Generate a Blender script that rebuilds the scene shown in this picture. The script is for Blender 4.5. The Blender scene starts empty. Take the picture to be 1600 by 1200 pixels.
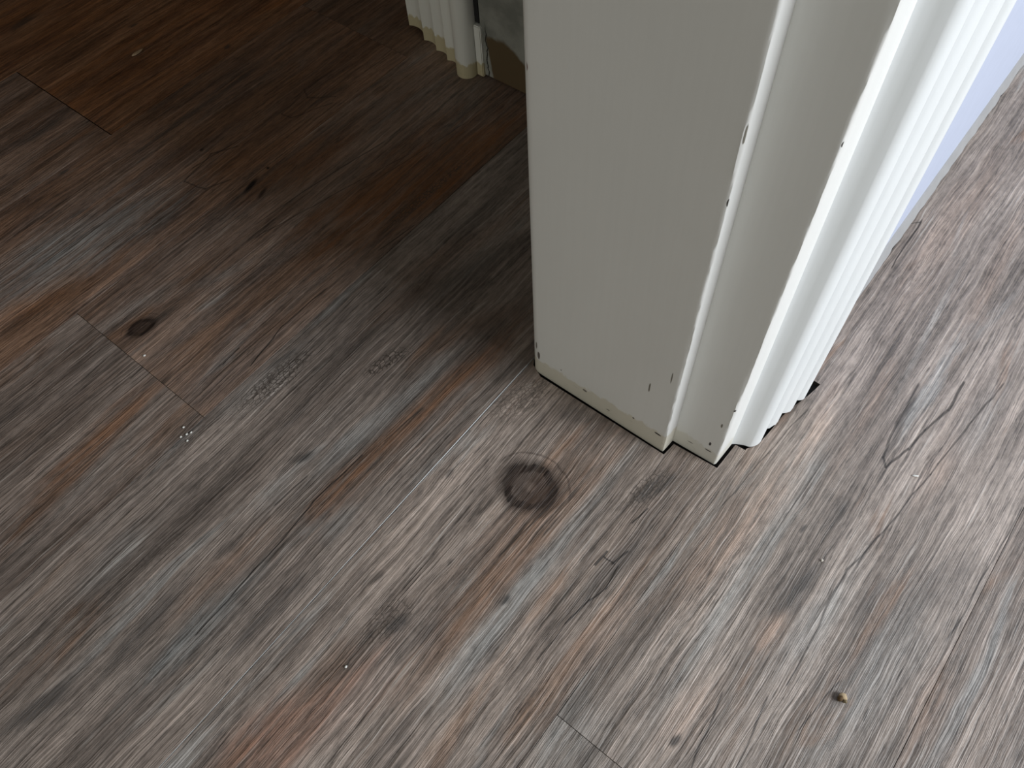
import bpy, bmesh, math, random
from mathutils import Vector, Matrix, noise as mnoise
C = bpy.context.scene.collection
SC = bpy.context.scene
random.seed(5)

# ---------------------------------------------------------------- camera
# world: X along the planks, Y across them (towards the dark room), Z up, metres
F = 1235.0                                   # focal length in pixels of the 1600 px frame
EYE = Vector((0, 0, 0.557))
Dn = Vector((0.04340398, 0.52360352, 0.85085572))     # world down, in image axes (right, down, forward)
Un = Vector((0.62191445, -0.68068452, 0.38715759))    # world +X
Wn = Vector((0.78188139, 0.51235529, -0.35518101))    # world -Y
def world_of(i): return Vector((Un[i], -Wn[i], -Dn[i]))
RX, RY, RZ = world_of(0), world_of(1), world_of(2)
cam = bpy.data.cameras.new('camera')
camo = bpy.data.objects.new('camera', cam); C.objects.link(camo)
m = Matrix((RX, -RY, -RZ)).transposed().to_4x4(); m.translation = EYE
camo.matrix_world = m
cam.sensor_fit = 'HORIZONTAL'; cam.sensor_width = 36.0; cam.lens = 36.0 * F / 1600.0
cam.clip_start = 0.01; cam.clip_end = 50
SC.camera = camo
def ray(px, py): return RX * (px - 800) + RY * (py - 600) + RZ * F
def fl(px, py, z=0.0):                       # survey helper: photo pixel -> point on the floor
    r = ray(px, py); t = (z - EYE.z) / r.z; p = EYE + r * t
    return p.x, p.y
def on_x(px, py, X):                         # ... -> point on an upright plane x = X
    r = ray(px, py); p = EYE + r * ((X - EYE.x) / r.x)
    return p.y, p.z

# ---------------------------------------------------------------- light, exposure
SC.view_settings.view_transform = 'Standard'; SC.view_settings.look = 'None'
SC.view_settings.gamma = 1.0; SC.view_settings.exposure = 0.0
SC.view_settings.use_curve_mapping = False
W = bpy.data.worlds.new('world'); SC.world = W; W.use_nodes = True
W.node_tree.nodes['Background'].inputs[0].default_value = (0.75, 0.88, 1.0, 1)
W.node_tree.nodes['Background'].inputs[1].default_value = 0.6
def area(name, loc, target, sx, sy, power, col):
    l = bpy.data.lights.new(name, 'AREA'); l.shape = 'RECTANGLE'; l.size = sx; l.size_y = sy
    l.energy = power; l.color = col
    o = bpy.data.objects.new(name, l); C.objects.link(o); o.location = loc
    o.rotation_euler = (Vector(target) - Vector(loc)).to_track_quat('-Z', 'Y').to_euler()
    return o
area('window_daylight', (0.88, -2.02, 1.22), (0.88, 0, 1.12), 1.3, 1.2, 82, (0.93, 0.965, 1.0))
area('hall_daylight', (-2.12, 0.0, 0.70), (0.4, 0.3, 0.45), 0.8, 0.9, 9.0, (0.98, 1.0, 0.91))

# ---------------------------------------------------------------- helpers
def tag(o, label=None, cat=None, kind=None, group=None):
    if label: o['label'] = label
    if cat: o['category'] = cat
    if kind: o['kind'] = kind
    if group: o['group'] = group
    return o
def empty(name, loc=(0, 0, 0)):
    o = bpy.data.objects.new(name, None); C.objects.link(o); o.location = loc; o.empty_display_size = .05
    return o
def link(name, bm, mats, parent=None, smooth=False, angle=None):
    bmesh.ops.recalc_face_normals(bm, faces=bm.faces[:])
    me = bpy.data.meshes.new(name); bm.to_mesh(me); bm.free()
    for mm in (mats if isinstance(mats, (list, tuple)) else [mats]): me.materials.append(mm)
    o = bpy.data.objects.new(name, me); C.objects.link(o)
    if parent: o.parent = parent
    if smooth:
        for p in me.polygons: p.use_smooth = True
        if angle: me.set_sharp_from_angle(angle=math.radians(angle))
    return o
def box(bm, x0, y0, z0, x1, y1, z1):
    v = [bm.verts.new((x, y, z)) for z in (z0, z1) for x, y in ((x0, y0), (x1, y0), (x1, y1), (x0, y1))]
    for f in ((0, 1, 2, 3), (4, 5, 6, 7), (0, 1, 5, 4), (1, 2, 6, 5), (2, 3, 7, 6), (3, 0, 4, 7)):
        bm.faces.new([v[i] for i in f])
def boxes(name, mat, lst, parent=None, bevel=0):
    bm = bmesh.new()
    for b in lst: box(bm, *b)
    if bevel: bmesh.ops.bevel(bm, geom=bm.edges[:], offset=bevel, segments=2, affect='EDGES')
    return link(name, bm, mat, parent)
def arc(cx, cy, r, a0, a1, n):
    return [(cx + r * math.cos(math.radians(a0 + (a1 - a0) * i / n)), cy + r * math.sin(math.radians(a0 + (a1 - a0) * i / n))) for i in range(n + 1)]
ZS = [0.0012 + 0.5 * (i / 90) for i in range(91)] + [0.8, 1.2, 1.7, 2.1]
def upright(bm, outline, zs=ZS, jitter=0.0, seed=0.0, foot=None):
    """A closed plan outline carried up through the heights zs; jitter makes hand-worked, chipped edges."""
    rings = []
    n = len(outline)
    for k, z in enumerate(zs):
        ring = []
        for i, (x, y, *wt) in enumerate(outline):
            j = jitter * (wt[0] if wt else 0) if z < 0.6 else 0
            dx = mnoise.noise((x * 900, z * 160 + seed, i * 3.1)) * j + mnoise.noise((x * 300, z * 30 + seed, i * 1.7)) * j * .8
            dy = mnoise.noise((y * 900 + 50, z * 160 + seed, i * 2.3)) * j + mnoise.noise((y * 300 + 9, z * 30 + seed, i * 1.1)) * j * .8
            zz = z + (foot(x, y) if foot and k == 0 else 0)
            ring.append(bm.verts.new((x + dx, y + dy, zz)))
        rings.append(ring)
    for a, b in zip(rings, rings[1:]):
        for i in range(n):
            bm.faces.new((a[i], a[(i + 1) % n], b[(i + 1) % n], b[i]))
    bm.faces.new(rings[0][::-1]); bm.faces.new(rings[-1])

# ---------------------------------------------------------------- node expressions
class E:
    def __init__(s, nt, out): s.nt, s.o = nt, out
    def op(s, kind, *a, clamp=False):
        n = s.nt.nodes.new('ShaderNodeMath'); n.operation = kind; n.use_clamp = clamp
        for i, v in enumerate((s,) + a):
            if isinstance(v, E): s.nt.links.new(v.o, n.inputs[i])
            else: n.inputs[i].default_value = v
        return E(s.nt, n.outputs[0])
    def __add__(s, b): return s.op('ADD', b)
    __radd__ = __add__
    def __sub__(s, b): return s.op('SUBTRACT', b)
    def __rsub__(s, b): return s.op('MULTIPLY', -1.0).op('ADD', b)
    def __mul__(s, b): return s.op('MULTIPLY', b)
    __rmul__ = __mul__
    def abs(s): return s.op('ABSOLUTE')
    def clamp(s): return s.op('ADD', 0.0, clamp=True)
    def step(s, a, b):                         # smoothstep, a may be above b
        n = s.nt.nodes.new('ShaderNodeMapRange'); n.interpolation_type = 'SMOOTHSTEP'
        s.nt.links.new(s.o, n.inputs[0])
        if a < b: n.inputs[1].default_value, n.inputs[2].default_value, n.inputs[3].default_value, n.inputs[4].default_value = a, b, 0, 1
        else: n.inputs[1].default_value, n.inputs[2].default_value, n.inputs[3].default_value, n.inputs[4].default_value = b, a, 1, 0
        return E(s.nt, n.outputs[0])
def vec(nt, x, y, z):
    n = nt.nodes.new('ShaderNodeCombineXYZ')
    for i, v in enumerate((x, y, z)):
        if isinstance(v, E): nt.links.new(v.o, n.inputs[i])
        else: n.inputs[i].default_value = v
    return n.outputs[0]
def nz(nt, x, y, z, detail=2.0, rough=.5, dist=0.0):
    n = nt.nodes.new('ShaderNodeTexNoise'); n.inputs['Scale'].default_value = 1
    n.inputs['Detail'].default_value = detail; n.inputs['Roughness'].default_value = rough; n.inputs['Distortion'].default_value = dist
    nt.links.new(vec(nt, x, y, z), n.inputs['Vector'])
    return E(nt, n.outputs[0])
def voro(nt, x, y, z):
    n = nt.nodes.new('ShaderNodeTexVoronoi'); n.feature = 'DISTANCE_TO_EDGE'; n.inputs['Scale'].default_value = 1
    nt.links.new(vec(nt, x, y, z), n.inputs['Vector'])
    return E(nt, n.outputs['Distance'])
def mix(nt, f, a, b, mode='MIX'):
    n = nt.nodes.new('ShaderNodeMix'); n.data_type = 'RGBA'; n.blend_type = mode; n.clamp_factor = True
    ins = [i for i in n.inputs if i.enabled]
    for s, v in zip((n.inputs[0], n.inputs[6], n.inputs[7]), (f, a, b)):
        if isinstance(v, E): nt.links.new(v.o, s)
        elif hasattr(v, 'is_linked'): nt.links.new(v, s)
        elif isinstance(v, (int, float)): s.default_value = v
        else: s.default_value = (*v, 1)
    return n.outputs[2]
def lin(r, g, b):
    f = lambda c: (c / 255 / 12.92) if c / 255 <= .04045 else ((c / 255 + .055) / 1.055) ** 2.4
    return (f(r), f(g), f(b))
def new_mat(name):
    m_ = bpy.data.materials.new(name); m_.use_nodes = True
    nt = m_.node_tree; b = nt.nodes['Principled BSDF']
    tc = nt.nodes.new('ShaderNodeTexCoord'); sp = nt.nodes.new('ShaderNodeSeparateXYZ')
    nt.links.new(tc.outputs['Object'], sp.inputs[0])
    return m_, nt, b, E(nt, sp.outputs[0]), E(nt, sp.outputs[1]), E(nt, sp.outputs[2])
def bump(nt, b, h, strength, dist):
    n = nt.nodes.new('ShaderNodeBump'); n.inputs['Strength'].default_value = strength; n.inputs['Distance'].default_value = dist
    nt.links.new(h.o, n.inputs['Height']); nt.links.new(n.outputs[0], b.inputs['Normal'])
def plain(name, col, rough=.5, grain=0.0):
    m_, nt, b, x, y, z = new_mat(name)
    n = nz(nt, x * 60, y * 60, z * 60, 3)
    nt.links.new(mix(nt, n.step(.3, .7) * grain, col, tuple(c * .6 for c in col)), b.inputs['Base Color'])
    b.inputs['Roughness'].default_value = rough
    return m_

# ---------------------------------------------------------------- vinyl plank material
# print features of the planks, plus some painted shade: (kind, end px, end px, width mm, strength) surveyed on the floor
ST = []
def S(kind, x0, y0, x1, y1, w, k=1.0):
    a, b_ = fl(x0, y0), fl(x1, y1)
    cx, cy = (a[0] + b_[0]) / 2, (a[1] + b_[1]) / 2
    L = math.hypot(b_[0] - a[0], b_[1] - a[1]) / 2
    ST.append((kind, cx, cy, max(L, .001), w / 2000, math.atan2(b_[1] - a[1], b_[0] - a[0]), k))
# brown and orange-brown heartwood areas, with painted brown shade at the end
S('brown', 950, 680, 690, 1010, 62, .75); S('brown', 905, 770, 590, 1140, 30, .8); S('red', 640, 1010, 330, 1260, 34, .75)
S('red', 470, 1080, 330, 1210, 30, .8); S('brown', 560, 1000, 480, 1090, 20, .6)
S('orange', 245, 590, 0, 850, 27, 1.); S('orange', 300, 560, 130, 700, 14, .6); S('orange', 140, 440, -10, 505, 22, .9)
S('orange', 820, 505, 560, 740, 30, 1.); S('orange', 600, 690, 450, 845, 18, .9); S('brown', 740, 610, 560, 780, 10, .7)
S('brown', 430, 810, 250, 990, 26, .7); S('brown', 130, 440, 20, 470, 20, .4); S('brown', 410, 430, 330, 520, 16, .5)
S('brown', 540, 430, 330, 560, 22, .5); S('brown', 700, 420, 560, 520, 20, .5); S('brown', 800, 480, 640, 560, 22, .7)
S('orange', 560, 180, 270, 300, 34, .8); S('orange', 780, 200, 440, 370, 30, .8); S('orange', 440, 20, 130, 190, 26, .8)
S('orange', 480, 60, 330, 160, 22, .5); S('orange', 560, 350, 470, 410, 12, .9); S('orange', 800, 340, 620, 440, 24, .5)
S('orange', 160, 190, 60, 250, 10, .7); S('orange', 120, 30, -20, 90, 20, .6)
S('pink', 1230, 740, 1040, 960, 34, .8); S('pink', 1310, 600, 1240, 740, 16, .6); S('pink', 1400, 560, 1310, 720, 12, .5)
S('pink', 1540, 600, 1440, 780, 22, .6); S('pink', 1010, 920, 880, 1060, 22, .5); S('pink', 1230, 960, 1180, 1020, 16, .9)
S('pink', 1560, 240, 1400, 480, 34, .5); S('pink', 1120, 1060, 1020, 1180, 26, .5); S('pink', 1480, 1040, 1420, 1180, 20, .6)
S('pink', 1600, 330, 1500, 540, 16, .5)
S('umber_shade', 800, 180, 500, 385, 110, 1.);  # brown shade of the dark room, painted into the plank colour
S('cool', 300, 290, -30, 470, 75, 1.3); S('umber_shade', 560, 200, 330, 320, 70, .7)  # the brown stamp here paints in more of that shade
# cool grey bleached areas
S('cool', 1010, 680, 760, 980, 14, .8); S('cool', 935, 790, 640, 1120, 20, .9); S('cool', 800, 960, 690, 1090, 22, .7)
S('cool', 730, 540, 460, 770, 20, .9); S('cool', 750, 580, 620, 720, 12, .8); S('cool', 470, 730, 400, 800, 20, .7)
S('cool', 720, 690, 640, 760, 10, .6); S('cool', 350, 460, 300, 490, 8, .9); S('cool', 300, 430, 60, 570, 18, .7)
S('cool', 480, 540, 350, 650, 30, .6); S('cool', 130, 330, -20, 440, 34, .6); S('cool', 240, 240, 60, 350, 30, .4)
S('cool', 1250, 760, 1000, 1160, 14, .7); S('cool', 1440, 950, 1260, 1200, 34, .6); S('cool', 1330, 900, 1210, 1050, 18, .8)
S('cool', 1560, 600, 1480, 720, 26, .6); S('cool', 400, 900, 200, 1090, 30, .6); S('cool', 230, 820, 120, 930, 22, .6)
S('cool', 930, 1090, 860, 1200, 40, .6); S('cool', 330, 940, 250, 1040, 12, .5); S('cool', 560, 790, 500, 850, 14, .7)
S('cool', 420, 400, 250, 470, 14, .5); S('light', 1230, 780, 1030, 1110, 4, .7); S('light', 660, 980, 480, 1180, 16, .4)
S('light', 360, 1010, 180, 1160, 8, .5); S('light', 1500, 420, 1400, 620, 6, .6); S('light', 1360, 840, 1240, 1080, 8, .6)
S('light', 250, 630, 60, 830, 14, .35); S('cool', 340, 960, 250, 1060, 14, .4)
# charcoal smears
S('dark', 430, 85, 180, 262, 9, .9); S('dark', 545, 130, 470, 175, 8, .7); S('dark', 520, 860, 330, 1050, 16, .8)
S('dark', 380, 835, 330, 880, 10, .8); S('dark', 300, 900, 150, 1070, 24, .7); S('dark', 130, 1060, -10, 1150, 16, .9)
S('dark', 490, 708, 445, 725, 9, 1.); S('dark', 470, 745, 360, 860, 9, .6); S('dark', 1275, 880, 1210, 960, 17, .9)
S('dark', 1330, 770, 1290, 830, 14, .6); S('dark', 1520, 860, 1440, 960, 24, .5); S('dark', 1060, 735, 985, 790, 12, 1.)
S('dark', 1010, 830, 890, 960, 14, .6); S('dark', 600, 895, 560, 915, 7, .8); S('dark', 665, 755, 640, 800, 6, .5)
S('dark', 710, 728, 695, 750, 6, 1.); S('dark', 640, 960, 600, 990, 12, .8); S('dark', 800, 930, 775, 945, 7, 1.)
S('dark', 1262, 818, 1248, 834, 4, .9); S('dark', 1066, 1150, 1042, 1166, 7, 1.); S('dark', 1040, 1166, 1015, 1200, 3, 1.)
S('dark', 225, 470, 130, 560, 5, .4); S('dark', 360, 68, 350, 78, 7, 1.); S('dark', 215, 35, 200, 45, 8, .9); S('dark', 60, 20, 10, 50, 12, .8)
S('dark', 640, 340, 560, 400, 5, .6); S('dark', 470, 540, 400, 590, 6, .6); S('dark', 600, 500, 540, 560, 8, .6)
S('dark', 105, 180, 20, 230, 16, .8); S('dark', 110, 262, 90, 276, 7, .9); S('dark', 150, 320, 100, 345, 8, .7)
S('dark', 780, 300, 700, 400, 20, .5); S('dark', 800, 380, 650, 480, 24, .6); S('dark', 830, 560, 760, 600, 26, .5)
S('dark', 1440, 480, 1330, 640, 3, .7); S('dark', 1440, 590, 1378, 730, 7, .8); S('dark', 940, 660, 860, 640, 16, .4)
S('dark', 500, 620, 430, 680, 12, .4); S('dark', 300, 760, 140, 880, 12, .4); S('dark', 1380, 900, 1330, 980, 16, .5)
S('dark', 700, 960, 640, 1010, 10, .5); S('dark', 700, 1080, 560, 1200, 12, .4); S('dark', 40, 620, -20, 680, 14, .5)
S('black', 403, 276, 380, 304, 7, 1.); S('black', 418, 290, 402, 312, 5, .8); S('black', 421, 261, 416, 264, 5, 1.); S('black', 318, 232, 312, 236, 4, .8)
# cracks printed along the grain
def CR(w, k, *pts):
    for (a, b_), (c, d) in zip(pts, pts[1:]): S('crack', a, b_, c, d, w, k)
CR(1.6, 1, (566, 712), (540, 738), (490, 785), (440, 845), (380, 912), (306, 992)); CR(1.4, 1, (1010, 794), (988, 816)); CR(2, 1, (948, 862), (930, 882))
CR(1.4, 1, (943, 870), (958, 882), (980, 862)); CR(1.6, 1, (965, 885), (948, 920), (922, 938), (884, 974)); CR(1.3, .8, (884, 974), (840, 1030))
CR(2.2, .9, (1508, 598), (1480, 640), (1445, 672), (1420, 702), (1385, 730)); CR(2.2, .8, (1434, 600), (1402, 660), (1380, 715), (1384, 730))
CR(1.6, .8, (1568, 600), (1520, 660), (1466, 725), (1455, 742), (1428, 772), (1375, 838), (1322, 890), (1262, 1012), (1230, 1070))
CR(1.5, 1, (1442, 344), (1392, 418)); CR(1.3, .8, (1438, 348), (1400, 356)); CR(1.4, .9, (647, 353), (592, 390)); CR(1.4, 1, (510, 450), (440, 510), (392, 572))
CR(1.2, .8, (712, 526), (686, 546)); CR(1.3, .8, (1310, 1064), (1245, 1140)); CR(1.2, .7, (1300, 700), (1180, 880)); CR(1.4, .9, (374, 545), (350, 570)); CR(1.4, .8, (222, 575), (204, 590))
CR(1.2, .7, (1260, 640), (1120, 800)); CR(1.2, .8, (1130, 1085), (1080, 1200)); CR(1.5, .8, (1200, 1090), (1150, 1200)); CR(1.3, .8, (850, 800), (780, 870)); CR(1.2, .7, (640, 240), (400, 370)); CR(1.4, .8, (600, 222), (520, 270), (400, 350))
CR(1.2, .7, (730, 190), (560, 300)); CR(1.2, .6, (480, 960), (380, 1080)); CR(1.2, .6, (330, 1010), (230, 1130)); CR(1.4, .8, (660, 640), (600, 690)); CR(1.6, .8, (480, 745), (430, 790)); CR(1.2, .8, (1600, 790), (1480, 1000))
CR(1.3, .9, (380, 215), (300, 262)); CR(2, .7, (372, 228), (330, 240), (288, 284), (320, 296), (360, 280)); CR(2, .6, (470, 150), (440, 178), (455, 184), (520, 160)); CR(2, .6, (520, 110), (475, 140), (480, 153), (525, 150))
# alligator checking and knots
S('check', 500, 540, 360, 650, 26, .8); S('check', 650, 540, 560, 590, 18, .9); S('check', 740, 240, 590, 370, 12, .9); S('check', 860, 590, 760, 660, 30, .5)
S('check', 300, 820, 200, 900, 16, .4); S('check', 1050, 730, 970, 800, 20, .7); S('check', 650, 930, 560, 1010, 26, .6)
S('knot', 874, 788, 782, 734, 46, 1.); S('knot', 246, 497, 196, 526, 20, 1.); S('dark', 285, 476, 195, 526, 14, .9); S('dark', 330, 420, 290, 455, 8, .6)

PAL = {'brown': lin(110, 84, 66), 'umber_shade': lin(112, 70, 34), 'orange': lin(122, 84, 56), 'red': lin(136, 102, 85), 'pink': lin(146, 124, 110),
       'cool': lin(134, 138, 138), 'light': lin(168, 166, 162), 'dark': lin(64, 62, 61), 'black': lin(16, 12, 18), 'crack': lin(34, 30, 28), 'check': lin(66, 58, 52)}
core = plain('vinyl core', lin(228, 230, 230), .5, .1)
core_d = plain('grimy vinyl edge', lin(44, 38, 33), .8, .3)

def plank_material(x0, y0, x1, y1, seed, brown, level):
    m_, nt, b, x, y, z = new_mat('vinyl plank print')
    s = seed * 7.31
    warp = nz(nt, x * 5, y * 16, s, 2) - .5
    fine = nz(nt, x * 22, y * 60, s + 3, 2) - .5
    yv = y + warp * .011 + fine * .0034
    g1 = nz(nt, x * 12, yv * 430, s + 1, 3, .7)           # embossed grain
    g2 = nz(nt, x * 9, yv * 190, s + 2, 5, .7)            # streaks
    g3 = nz(nt, x * 6, yv * 60, s + 4, 5, .68, .3)        # bands
    g4 = nz(nt, x * 3.2, yv * 26, s + 5, 4, .6, .4)       # broad boards-in-board tone
    mott = nz(nt, x * 90, y * 220, s + 6, 4, .7)          # mottling
    pb = nz(nt, x * 5.5, yv * 30, s + 8, 4, .6, .6)
    pc = nz(nt, x * 5, yv * 34, s + 9, 4, .6, .6)
    base = mix(nt, g4.step(.32, .68), lin(103, 95, 89), lin(149, 138, 130))
    base = mix(nt, brown * .9, base, mix(nt, g3.step(.3, .7), lin(80, 44, 19), lin(134, 86, 44)))
    base = mix(nt, pb.step(.60 - brown * .22, .72 - brown * .16) * .55, base, mix(nt, g3.step(.35, .65), lin(104, 74, 52), lin(132, 104, 84)))
    base = mix(nt, pc.step(.58, .70) * (.45 - .42 * brown), base, PAL['cool'])
    # surveyed features and the painted brown shade
    edge = (nz(nt, x * 18, yv * 110, s + 11, 3, .6) - .5) * 1.5 + (nz(nt, x * 60, yv * 260, s + 12, 2) - .5) * .6
    hgt = 0.0
    order = {'umber_shade': -1, 'brown': 0, 'red': 0, 'orange': 0, 'pink': 0, 'cool': 1, 'light': 2, 'check': 3, 'dark': 4, 'knot': 5, 'black': 6, 'crack': 7}
    post = []
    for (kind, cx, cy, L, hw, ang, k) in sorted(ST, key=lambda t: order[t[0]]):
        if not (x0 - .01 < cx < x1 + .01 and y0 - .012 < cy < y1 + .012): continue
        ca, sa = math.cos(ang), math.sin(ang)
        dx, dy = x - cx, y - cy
        if kind == 'crack':
            wob = fine * .006
            du = (dx * ca + dy * sa) * (1 / (L + .001)); dv = (dy * ca - dx * sa + wob) * (1 / max(hw, .0006))
            msk = (du * du).step(1.15, .8) * dv.abs().step(1.3, .35) * k
            post.append((msk * .85, PAL['crack'])); continue
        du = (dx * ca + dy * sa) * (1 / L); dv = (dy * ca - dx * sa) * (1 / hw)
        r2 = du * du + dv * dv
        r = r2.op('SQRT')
        if kind == 'knot':
            rr = r + edge * .42
            ring = (rr - .60).abs().step(.60, .22) * (g1.step(.35, .6) * .35 + .65)
            lines = (rr * 11.0).op('SINE').step(-.5, .6) * .35 + .65
            post.append(((ring * lines * 1.0), lin(26, 18, 15)))
            post.append((r.step(1.15, .3) * (g2.step(.3, .65) * .5 + .5) * .6, lin(58, 42, 34)))
            post.append((r.step(1.5, 1.2) * (r + edge * .16 - 1.22).abs().step(.06, .01) * dv.step(.0, -.5) * .45, lin(50, 38, 32)))
            continue
        if kind == 'check':
            v = voro(nt, x * 190 + fine * 4, y * 420, s + 20)
            post.append((v.step(.16, .02) * (r + edge * .5).step(1.1, .5) * k, PAL['check'])); continue
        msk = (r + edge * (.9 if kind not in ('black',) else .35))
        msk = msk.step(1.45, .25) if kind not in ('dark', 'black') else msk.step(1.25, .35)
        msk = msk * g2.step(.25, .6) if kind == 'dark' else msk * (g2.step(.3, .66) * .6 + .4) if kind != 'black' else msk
        f = msk * (k * {'dark': .85, 'cool': .52, 'light': .6, 'black': 1.0, 'orange': .72, 'umber_shade': .9}.get(kind, .8))
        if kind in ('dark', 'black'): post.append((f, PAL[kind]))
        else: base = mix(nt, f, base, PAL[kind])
    # grain on top of the tone
    tone = (g1 - .5) * 1.9 + (g2 - .5) * 1.5 + (g3 - .5) * .7 + (mott - .5) * 1.3
    tone = (tone + 1.0).op('MAXIMUM', .25) * level
    base = mix(nt, 1.0, base, vec(nt, tone, tone, tone), 'MULTIPLY')
    # pale limed pores and dark hairlines
    pale = g1.step(.60, .70) * nz(nt, x * 6, yv * 50, s + 14, 2).step(.42, .62)
    base = mix(nt, pale * (.5 - .4 * brown), base, lin(200, 196, 190))
    hair = (g2 - .5).abs().step(.016, .004) * nz(nt, x * 9, yv * 40, s + 15, 2).step(.50, .62)
    base = mix(nt, hair * .55, base, lin(52, 48, 45))
    dash = nz(nt, x * 55, yv * 460, s + 16, 1).step(.66, .76) * nz(nt, x * 12, y * 50, s + 17, 3).step(.42, .62)
    base = mix(nt, dash * .6, base, lin(50, 46, 43))
    stain = nz(nt, x * 11, y * 34, s + 18, 5, .72).step(.56, .74)
    base = mix(nt, stain * g1.step(.66, .36) * (.75 - brown * .2), base, lin(60, 54, 49))
    for f, c in post: base = mix(nt, f, base, c)
    nt.links.new(base, b.inputs['Base Color'])
    b.inputs['Roughness'].default_value = .48
    b.inputs['Specular IOR Level'].default_value = .5
    bump(nt, b, g1 * .8 + g2 * .8 + mott * .2, .6, .0022)
    return m_

# ---------------------------------------------------------------- floor planks
floor = tag(empty('floor'), 'vinyl plank floor printed as weathered grey and brown wood', 'floor', 'structure')
sub = plain('dark subfloor', (.012, .010, .009), .9)
boxes('subfloor', sub, [(-2.2, -2.1, -.030, 2.6, 3.0, -.0046)], floor)
def plank(outline, seed, brown=0., level=1., lift=0.0, own=True):
    bm = bmesh.new()
    n = len(outline)
    lo = [bm.verts.new((x, y, -.0045)) for x, y in outline]
    up = [bm.verts.new((x, y, lift * min(1, max(.12, (x - .03) / .20)) * max(0, 1 - (y - outline[0][1]) / .1))) for x, y in outline]
    top = bm.faces.new(up)
    for i in range(n):
        f = bm.faces.new((lo[i], lo[(i + 1) % n], up[(i + 1) % n], up[i])); f.material_index = 1
    bm.faces.new(lo[::-1]).material_index = 1
    bmesh.ops.bevel(bm, geom=[e for e in top.edges], offset=.0002, segments=1, affect='EDGES', material=0)
    xs = [p[0] for p in outline]; ys = [p[1] for p in outline]
    mt = plank_material(min(xs), min(ys), max(xs), max(ys), seed, brown, level) if own else SPARE[seed % 3]
    return link('plank', bm, [mt, core if lift else core_d], floor)
G = .00016
def rect(x0, y0, x1, y1): return [(x0 + G, y0 + G), (x1 - G, y0 + G), (x1 - G, y1 - G), (x0 + G, y1 - G)]
YS = [-.318, -.134, .050, .2335, .415, .594, .766, .946, 1.13, 1.314, 1.498]
SPARE = [plank_material(50, 50, 51, 51, 90 + i, b_, l_) for i, (b_, l_) in enumerate(((.2, 1.), (.5, .9), (0., 1.05)))]
LEN = 1.22
# the plank that runs into the door lining, notched round it with a gap
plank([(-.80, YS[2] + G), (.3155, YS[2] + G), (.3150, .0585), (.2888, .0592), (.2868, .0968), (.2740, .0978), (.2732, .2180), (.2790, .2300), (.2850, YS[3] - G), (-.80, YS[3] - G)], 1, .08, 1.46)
plank(rect(-.80 - LEN, YS[2], -.80 - G, YS[3]), 2, own=False)
# the planks along the bright room, cut to the architrave and the wall
x3 = .0715
plank([(x3 + G, YS[1] + G), (x3 + LEN, YS[1] + G), (x3 + LEN, .0472), (.4045, .0472), (.4040, .0318), (.3900, .0345), (.3780, .0378), (.3600, .0420), (.3420, .0430), (.3300, .0440), (.3225, .0462), (.3172, .0500), (x3 + G, .0500 - G)], 3, .04, 1.32)
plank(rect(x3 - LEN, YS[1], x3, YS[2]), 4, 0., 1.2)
plank([(x3 + LEN + .001, YS[1] + G), (2.5, YS[1] + G), (2.5, .0472), (x3 + LEN + .001, .0472)], 1, own=False)
plank(rect(-.42, YS[0], -.42 + LEN, YS[1]), 5, .10, 1.22)
plank(rect(-.42 + LEN, YS[0], -.42 + 2 * LEN, YS[1]), 6, 0., 1.04)
# dark-room side
plank([(-.55, YS[3] + G + .0002)] + [(q, YS[3] + G + .0002) for q in (0, .05, .10, .15, .20, .24, .30, .42)] + [(-.55 + LEN, YS[3] + G + .0002), (-.55 + LEN, YS[4] - G), (-.55, YS[4] - G)], 7, .08, 1.04, lift=.0015)
plank(rect(-.55 + LEN, YS[3], -.55 + 2 * LEN, YS[4]), 2, own=False)
x2 = .0755
plank(rect(x2, YS[4], x2 + LEN, YS[5]), 8, .42, 1.12)
plank(rect(x2 - LEN, YS[4], x2, YS[5]), 9, .18, .95)
plank(rect(-.70, YS[5], -.70 + LEN, YS[6]), 10, .62, 1.2)
plank(rect(-.70 + LEN, YS[5], -.70 + 2 * LEN, YS[6]), 1, own=False)
x1 = .2400
plank([(x1 + .0009, YS[6] + G), (x1 + LEN, YS[6] + G), (x1 + LEN, YS[7] - G), (x1 + .0009, YS[7] - G)], 11, .95, 1.5)
plank(rect(x1 - LEN, YS[6], x1, YS[7]), 12, .5, 1.1)
plank(rect(-.35, YS[7], -.35 + LEN, YS[8]), 13, .95, 1.55)
plank(rect(.05, YS[8], .05 + LEN, YS[9]), 14, .9, 1.5)
plank(rect(-.2, YS[9], -.2 + LEN, YS[10]), 15, .9, 1.5)
k = 0
for i, y0 in enumerate((-.686, -.502)):          # a little of the bright room's floor outside the frame
    for j in range(2):
        k += 1; plank(rect(-.9 + j * LEN + i * .4, y0, -.9 + (j + 1) * LEN + i * .4, y0 + .184), k, own=False)
field = boxes('plank_field', SPARE[0], [(-2.2, -2.1, -.0045, 2.5, -.687, 0), (-2.2, 1.4985, -.0045, 2.5, 3.0, 0)], floor)
field['kind'] = 'stuff'

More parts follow.
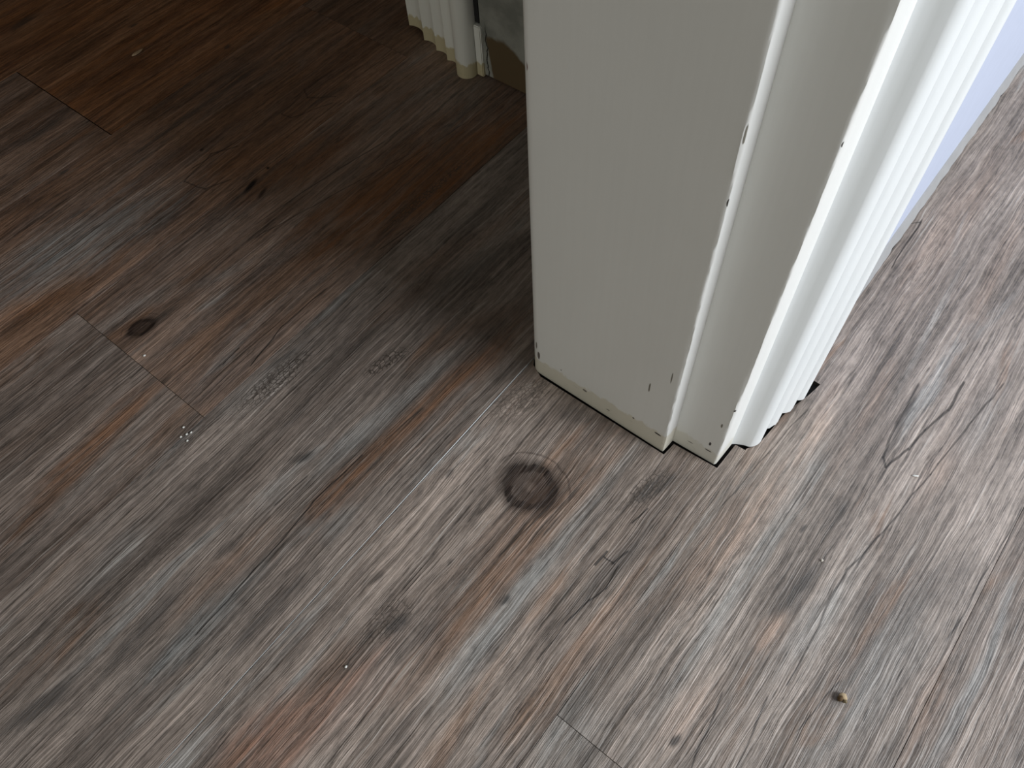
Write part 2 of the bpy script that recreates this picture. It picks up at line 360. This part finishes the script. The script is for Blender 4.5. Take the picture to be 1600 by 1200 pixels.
# ---------------------------------------------------------------- paint
def paint(name, chips=(), cream=None, tint=(.78, .785, .765), xf=9.):
    """Brushed gloss paint; cream = (axis origin, height, slope): old cream coat left bare above the floor."""
    m_, nt, b, x, y, z = new_mat(name)
    br = nz(nt, x * 300, y * 300, z * 9, 3, .6); lo = nz(nt, x * 25, y * 25, z * 18, 3)
    col = mix(nt, br.step(.3, .7) * .10 + lo.step(.3, .7) * .08, tint, tuple(c * .85 for c in tint))
    rag = (nz(nt, x * 180, y * 180, z * 120, 3) - .5)
    if cream:
        y0, h0, sl, cc, st = cream
        band = (z - (y - y0) * sl - h0 + rag * .014).step(.0016, -.0016)
        col = mix(nt, band * st, col, cc)
        scuff = nz(nt, x * 90, y * 90, z * 320, 4, .7).step(.60, .72) * z.step(.03, .0)
        col = mix(nt, scuff * .45, col, lin(88, 82, 72))
    for (cy, cz, ry, rz_, cc) in chips:
        d = ((y - cy) * (1 / ry)); e = ((z - cz) * (1 / rz_))
        r = (d * d + e * e).op('SQRT') + rag * 1.2
        col = mix(nt, r.step(1.05, .75) * x.step(xf + .0005, xf), col, cc)
    nt.links.new(col, b.inputs['Base Color'])
    b.inputs['Roughness'].default_value = .38
    bump(nt, b, br * .6 + lo * .4, .12, .0008)
    return m_
DK = lin(50, 46, 42); MID = lin(120, 116, 106)
ch = []
for (px, py, a_, b_, c) in ((1137, 318, .0007, .0030, DK), (1164, 212, .0006, .006, MID), (1157, 250, .0005, .003, MID), (842, 556, .0016, .006, lin(96, 88, 82)),
                            (838, 540, .001, .005, MID), (1028, 678, .003, .0012, DK), (990, 653, .001, .001, DK), (914, 610, .0025, .0016, MID), (877, 578, .0007, .0007, DK),
                            (820, 103, .0022, .003, lin(110, 80, 74)), (1085, 640, .0006, .006, MID), (1015, 605, .0008, .006, MID), (1050, 590, .0006, .008, MID), (950, 640, .002, .001, MID)):
    yy, zz = on_x(px, py, .2762); ch.append((yy, zz, a_, b_, c))
p_stop = paint('stop paint', ch, (.100, .023, -.03, lin(204, 196, 172), .6), xf=.2766)
ch = []
for (px, py, a_, b_, c) in ((1316, 228, .0009, .0022, DK), (1080, 690, .003, .0008, MID), (1068, 697, .0025, .0006, DK), (1110, 693, .001, .003, DK), (1106, 703, .003, .0008, DK), (1148, 643, .0008, .0014, DK), (1128, 665, .0008, .003, MID)):
    yy, zz = on_x(px, py, .2905); ch.append((yy, zz, a_, b_, c))
p_lin = paint('lining paint', ch, (.0625, .016, .10, lin(206, 202, 186), .5), xf=.2912)
p_arch = paint('architrave paint', (), None, (.80, .83, .84))
p_old = paint('old far paint', (), (.55, .018, .0, lin(186, 172, 128), .8), (.76, .76, .71))
wallp = plain('bluish white wall paint', lin(184, 192, 212), .7, .08)
wall_d = plain('dull plaster', lin(140, 118, 92), .9, .1)
wall_w = plain('pale plaster', lin(168, 166, 160), .9, .1)

# ---------------------------------------------------------------- near door frame
frame = tag(empty('trim_1', (0, 0, 0)), 'white painted door lining with rebate and reeded architrave standing on the floor', 'door frame', 'structure')
bm = bmesh.new()
o = [(.2935, .2300), (.2860, .2300)] + arc(.2845, .2215, .0085, 90, 180, 6) + [(.2760, .2150), (.2760, .1060), (.2760, .1030, .5), (.2760, .1014, 1), (.2765, .1004, 1), (.2776, .1000, .8), (.2800, .0998), (.2935, .0990)]
upright(bm, o, jitter=.00035, seed=2, foot=lambda x, y: -.0022)
link('door_stop', bm, p_stop, frame, True, 40)
bm = bmesh.new()
o = [(.2937, .2280), (.2892, .0980), (.2904, .0665), (.2905, .0648, .5), (.2906, .0634, 1), (.2910, .0626, 1), (.2918, .0622, .8), (.2945, .0619), (.3300, .0605), (.3300, .2280)]
upright(bm, o, jitter=.00035, seed=7, foot=lambda x, y: -.0022)
link('door_lining', bm, p_lin, frame, True, 40)
# architrave: round bead, then reeds stepping outwards
def reeds(pts, n_seg=5, bulge=.0022, side=1):
    out = []
    for (a, b_) in zip(pts, pts[1:]):
        dx, dy = b_[0] - a[0], b_[1] - a[1]; L = math.hypot(dx, dy); nx, ny = dy / L * side, -dx / L * side
        for i in range(n_seg):
            t = i / n_seg; q = math.sin(math.pi * t) ** .75 * bulge
            out.append((a[0] + dx * t + nx * q, a[1] + dy * t + ny * q))
    return out + [pts[-1]]
bm = bmesh.new()
bead = [(.3120, .0618), (.3138, .0604), (.3152, .0585), (.3165, .0562), (.3180, .0532)] + arc(.3285, .0555, .0112, 205, 290, 9)[1:] + [(.3365, .0462), (.3405, .0470)]
rd = reeds([(.3405, .0470), (.3578, .0438), (.3755, .0402), (.3885, .0378)], 6, .0030)
o = bead[:-1] + rd + [(.3900, .0385), (.3905, .0410), (.3905, .0618)]
upright(bm, o, seed=12, foot=lambda x, y: -.0005 + .004 * (x > .345) * abs(math.sin(x * 180)))
link('architrave', bm, p_arch, frame, True, 35)

# ---------------------------------------------------------------- walls, ceiling, window
wm = tag(empty('wall_middle'), 'bluish white wall beyond the reeded architrave, meeting the floor', 'wall', 'structure')
boxes('wall_core', wallp, [(.3302, .0525, .0, 2.5, .2275, 2.5)], wm)
boxes('wall_over_door', wallp, [(-2.2, .0525, 2.11, .3300, .2275, 2.5)], wm)
bm = bmesh.new()
N = 160
prev = None
for i in range(N + 1):                           # ragged sealant bead along the foot of the wall
    x_ = .3925 + 1.4 * (i / N) ** 1.3
    j = mnoise.noise((x_ * 60, 0, 3)) * .0012 + mnoise.noise((x_ * 200, 4, 3)) * .0007
    j2 = mnoise.noise((x_ * 25, 9, 3)) * .0012
    ring = [bm.verts.new(q) for q in ((x_, .0527, .0115 + j2), (x_, .0510, .0105 + j2), (x_, .0478 + j, .0022), (x_, .0468 + j, .0003), (x_, .0527, .0003))]
    if prev:
        for a in range(5): bm.faces.new((prev[a], prev[(a + 1) % 5], ring[(a + 1) % 5], ring[a]))
    else: bm.faces.new(ring)
    prev = ring
bm.faces.new(prev[::-1])
tag(link('sealant_strip', bm, plain('grey sealant', lin(156, 156, 157), .6, .2), wm, True, 30), 'grey ragged sealant strip')
tag(boxes('wall_right', wall_w, [(-2.2, -2.2, 0, .23, -2.05, 2.5), (1.53, -2.2, 0, 2.5, -2.05, 2.5), (.23, -2.2, 0, 1.53, -2.05, .60), (.23, -2.2, 1.80, 1.53, -2.05, 2.5)]), 'pale wall with the window, behind the camera side', 'wall', 'structure')
tag(boxes('wall_back', wall_d, [(-2.3, -2.2, 0, -2.2, -.40, 2.5), (-2.3, .40, 0, -2.2, 3.1, 2.5), (-2.3, -.40, 1.15, -2.2, .40, 2.5), (-2.3, -.40, 0, -2.2, .40, .25)]), 'dull end wall behind the viewer', 'wall', 'structure')
tag(boxes('wall_front', wall_w, [(2.5, -2.2, 0, 2.6, .2275, 2.5)]), 'pale end wall of the bright room', 'wall', 'structure')
tag(boxes('wall_left', wall_d, [(-2.2, 3.0, 0, 2.6, 3.1, 2.5)]), 'dull wall at the far side of the dark room', 'wall', 'structure')
tag(boxes('ceiling', wall_w, [(-2.3, -2.2, 2.5, 2.6, 3.1, 2.6)]), 'plain ceiling over both rooms', 'ceiling', 'structure')

# ---------------------------------------------------------------- far door frame and door in the dark room
far = tag(empty('trim_2', (0, 0, 0)), 'yellowed reeded architrave of the far doorway in shadow', 'door frame', 'structure')
bm = bmesh.new()
rd = reeds([(.5585, .6255), (.5530, .5985), (.5470, .5745), (.5410, .5530), (.5355, .5345)], 6, .0050, -1)
bead = arc(.5385, .5215, .0118, 110, 262, 9)
o = [(.6000, .6255)] + rd + bead + [(.5440, .5101), (.6000, .5101)]
upright(bm, o, seed=30, foot=lambda x, y: .0045 if y > .600 else -.0008)
link('architrave', bm, p_old, far, True, 35)
bm = bmesh.new(); box(bm, .5405, .5000, .0012, .60, .5092, .061)
bmesh.ops.bevel(bm, geom=bm.edges[:], offset=.001, segments=2, affect='EDGES')
link('lining_strip', bm, p_old, far)
boxes('slot_shade', plain('black slot shade', (.01, .01, .01), .9), [(.5450, .5042, .062, .60, .5098, 2.1)], far)  # black filler painting the shade of the open gap above the strip
# door
dm, nt, b, x, y, z = new_mat('worn door paint')
rag = nz(nt, x * 90, y * 90, z * 90, 3) - .5
low = (z + (y - .46) * -.10 + (y - .475) * (y - .475) * 14.0 - .052 + rag * .008).step(.003, -.003)
side = (y - z * .14 + rag * .004).step(.4900, .4875)
dirt = nz(nt, x * 20, y * 20, z * 26, 4, .6)
col = mix(nt, dirt.step(.35, .7) * .7, lin(150, 150, 142), lin(96, 98, 92))
col = mix(nt, low * side, col, lin(92, 76, 52))
ck = (y - .4955 + (nz(nt, 1.0, 2.0, z * 70, 3) - .5) * .014).abs().step(.0012, .0004) * z.step(.07, .05)
col = mix(nt, ck, col, lin(30, 28, 24))
nt.links.new(col, b.inputs['Base Color']); b.inputs['Roughness'].default_value = .6
door = tag(empty('door_1', (0, 0, 0)), 'grey door with worn brown foot, half hidden behind the near door frame', 'door', 'structure')
boxes('door_leaf', dm, [(.5440, -.30 + .53, .0015, .584, .5040, 2.05)], door, bevel=.002)
tag(boxes('wall_far', wall_d, [(.601, .5185, 0, .72, 3.0, 2.5), (.601, .2275, 2.11, .72, .5185, 2.5)]), 'dull wall round the far doorway', 'wall', 'structure')

# ---------------------------------------------------------------- window frame (lets the daylight in)
win = tag(empty('window_1', (0, 0, 0)), 'white wooden window frame lighting the bright room', 'window', 'structure')
boxes('window_frame', p_arch, [(.23, -2.16, .60, .28, -2.10, 1.80), (1.48, -2.16, .60, 1.53, -2.10, 1.80), (.28, -2.16, .60, 1.48, -2.10, .65), (.28, -2.16, 1.75, 1.48, -2.10, 1.80)], win)

# ---------------------------------------------------------------- crumbs on the floor
def lump(name, px, py, sx, sy, sz, col, label, cat, rot=0., seed=0, group=None, flat=.35):
    x_, y_ = fl(px, py)
    bm = bmesh.new(); bmesh.ops.create_icosphere(bm, subdivisions=2, radius=1)
    for v in bm.verts:
        q = 1 + .35 * mnoise.noise(v.co * 1.3 + Vector((seed, 2, 5)))
        v.co = Vector((v.co.x * sx * q, v.co.y * sy * q, max(v.co.z, -.6) * sz * q + sz * .6))
    o_ = link(name, bm, plain(name, col, .8, .7), None, True)
    o_.location = (x_, y_, .0003); o_.rotation_euler = (0, 0, rot)
    return tag(o_, label, cat, None, group)
cr = tag(empty('crumb', (*fl(1314, 1090), 0)), 'small tan and brown crumb lying on the grey planks at lower right', 'crumb')
for nm, dx_, dy_, col, s_ in (('crust', -.0012, .0004, lin(92, 70, 40), (.0020, .0018, .0022)), ('crumb_body', .0010, -.0006, lin(190, 168, 134), (.0021, .0026, .0020)), ('crust_tip', -.0008, -.0030, lin(140, 124, 96), (.0013, .0014, .0013))):
    bm = bmesh.new(); bmesh.ops.create_icosphere(bm, subdivisions=2, radius=1)
    for v in bm.verts:
        q = 1 + .4 * mnoise.noise(v.co * 1.4 + Vector((dx_ * 3000, 2, 5)))
        v.co = Vector((v.co.x * s_[0] * q + dx_, v.co.y * s_[1] * q + dy_, max(v.co.z, -.8) * s_[2] * q + s_[2] * .8))
    link(nm, bm, plain(nm, col, .8, .6), cr, True)
WH = lin(235, 235, 230)
lump('paint_flake', 1430, 744, .0023, .0008, .0006, WH, 'white paint flake right of the door frame, on the light planks', 'flake', rot=-1.0, seed=1)
lump('paint_flake', 1284, 876, .0011, .0009, .0007, lin(215, 208, 196), 'tiny cream paint flake above the crumb at lower right', 'flake', seed=2)
lump('paint_flake', 215, 83, .0085, .0026, .0008, lin(205, 180, 150), 'beige sliver on the dark brown planks at upper left', 'flake', rot=.05, seed=3)
lump('paint_flake', 226, 556, .0012, .0009, .0006, WH, 'tiny white flake below the elongated knot at left', 'flake', seed=4)
for i, (px, py, wh) in enumerate(((287, 668, 'uppermost'), (299, 676, 'rightmost'), (293, 689, 'lowest'), (292, 679, 'middle'), (283, 683, 'leftmost'))):
    lump('paint_flake', px, py, .0010, .0008, .0005, WH, wh + ' of the five tiny white flakes below the plank end joint at left', 'flake', seed=5 + i, group='white flakes by the plank joint')
lump('paint_flake', 541, 1042, .0011, .0008, .0006, WH, 'tiny white flake on the reddish plank near the bottom', 'flake', seed=11)
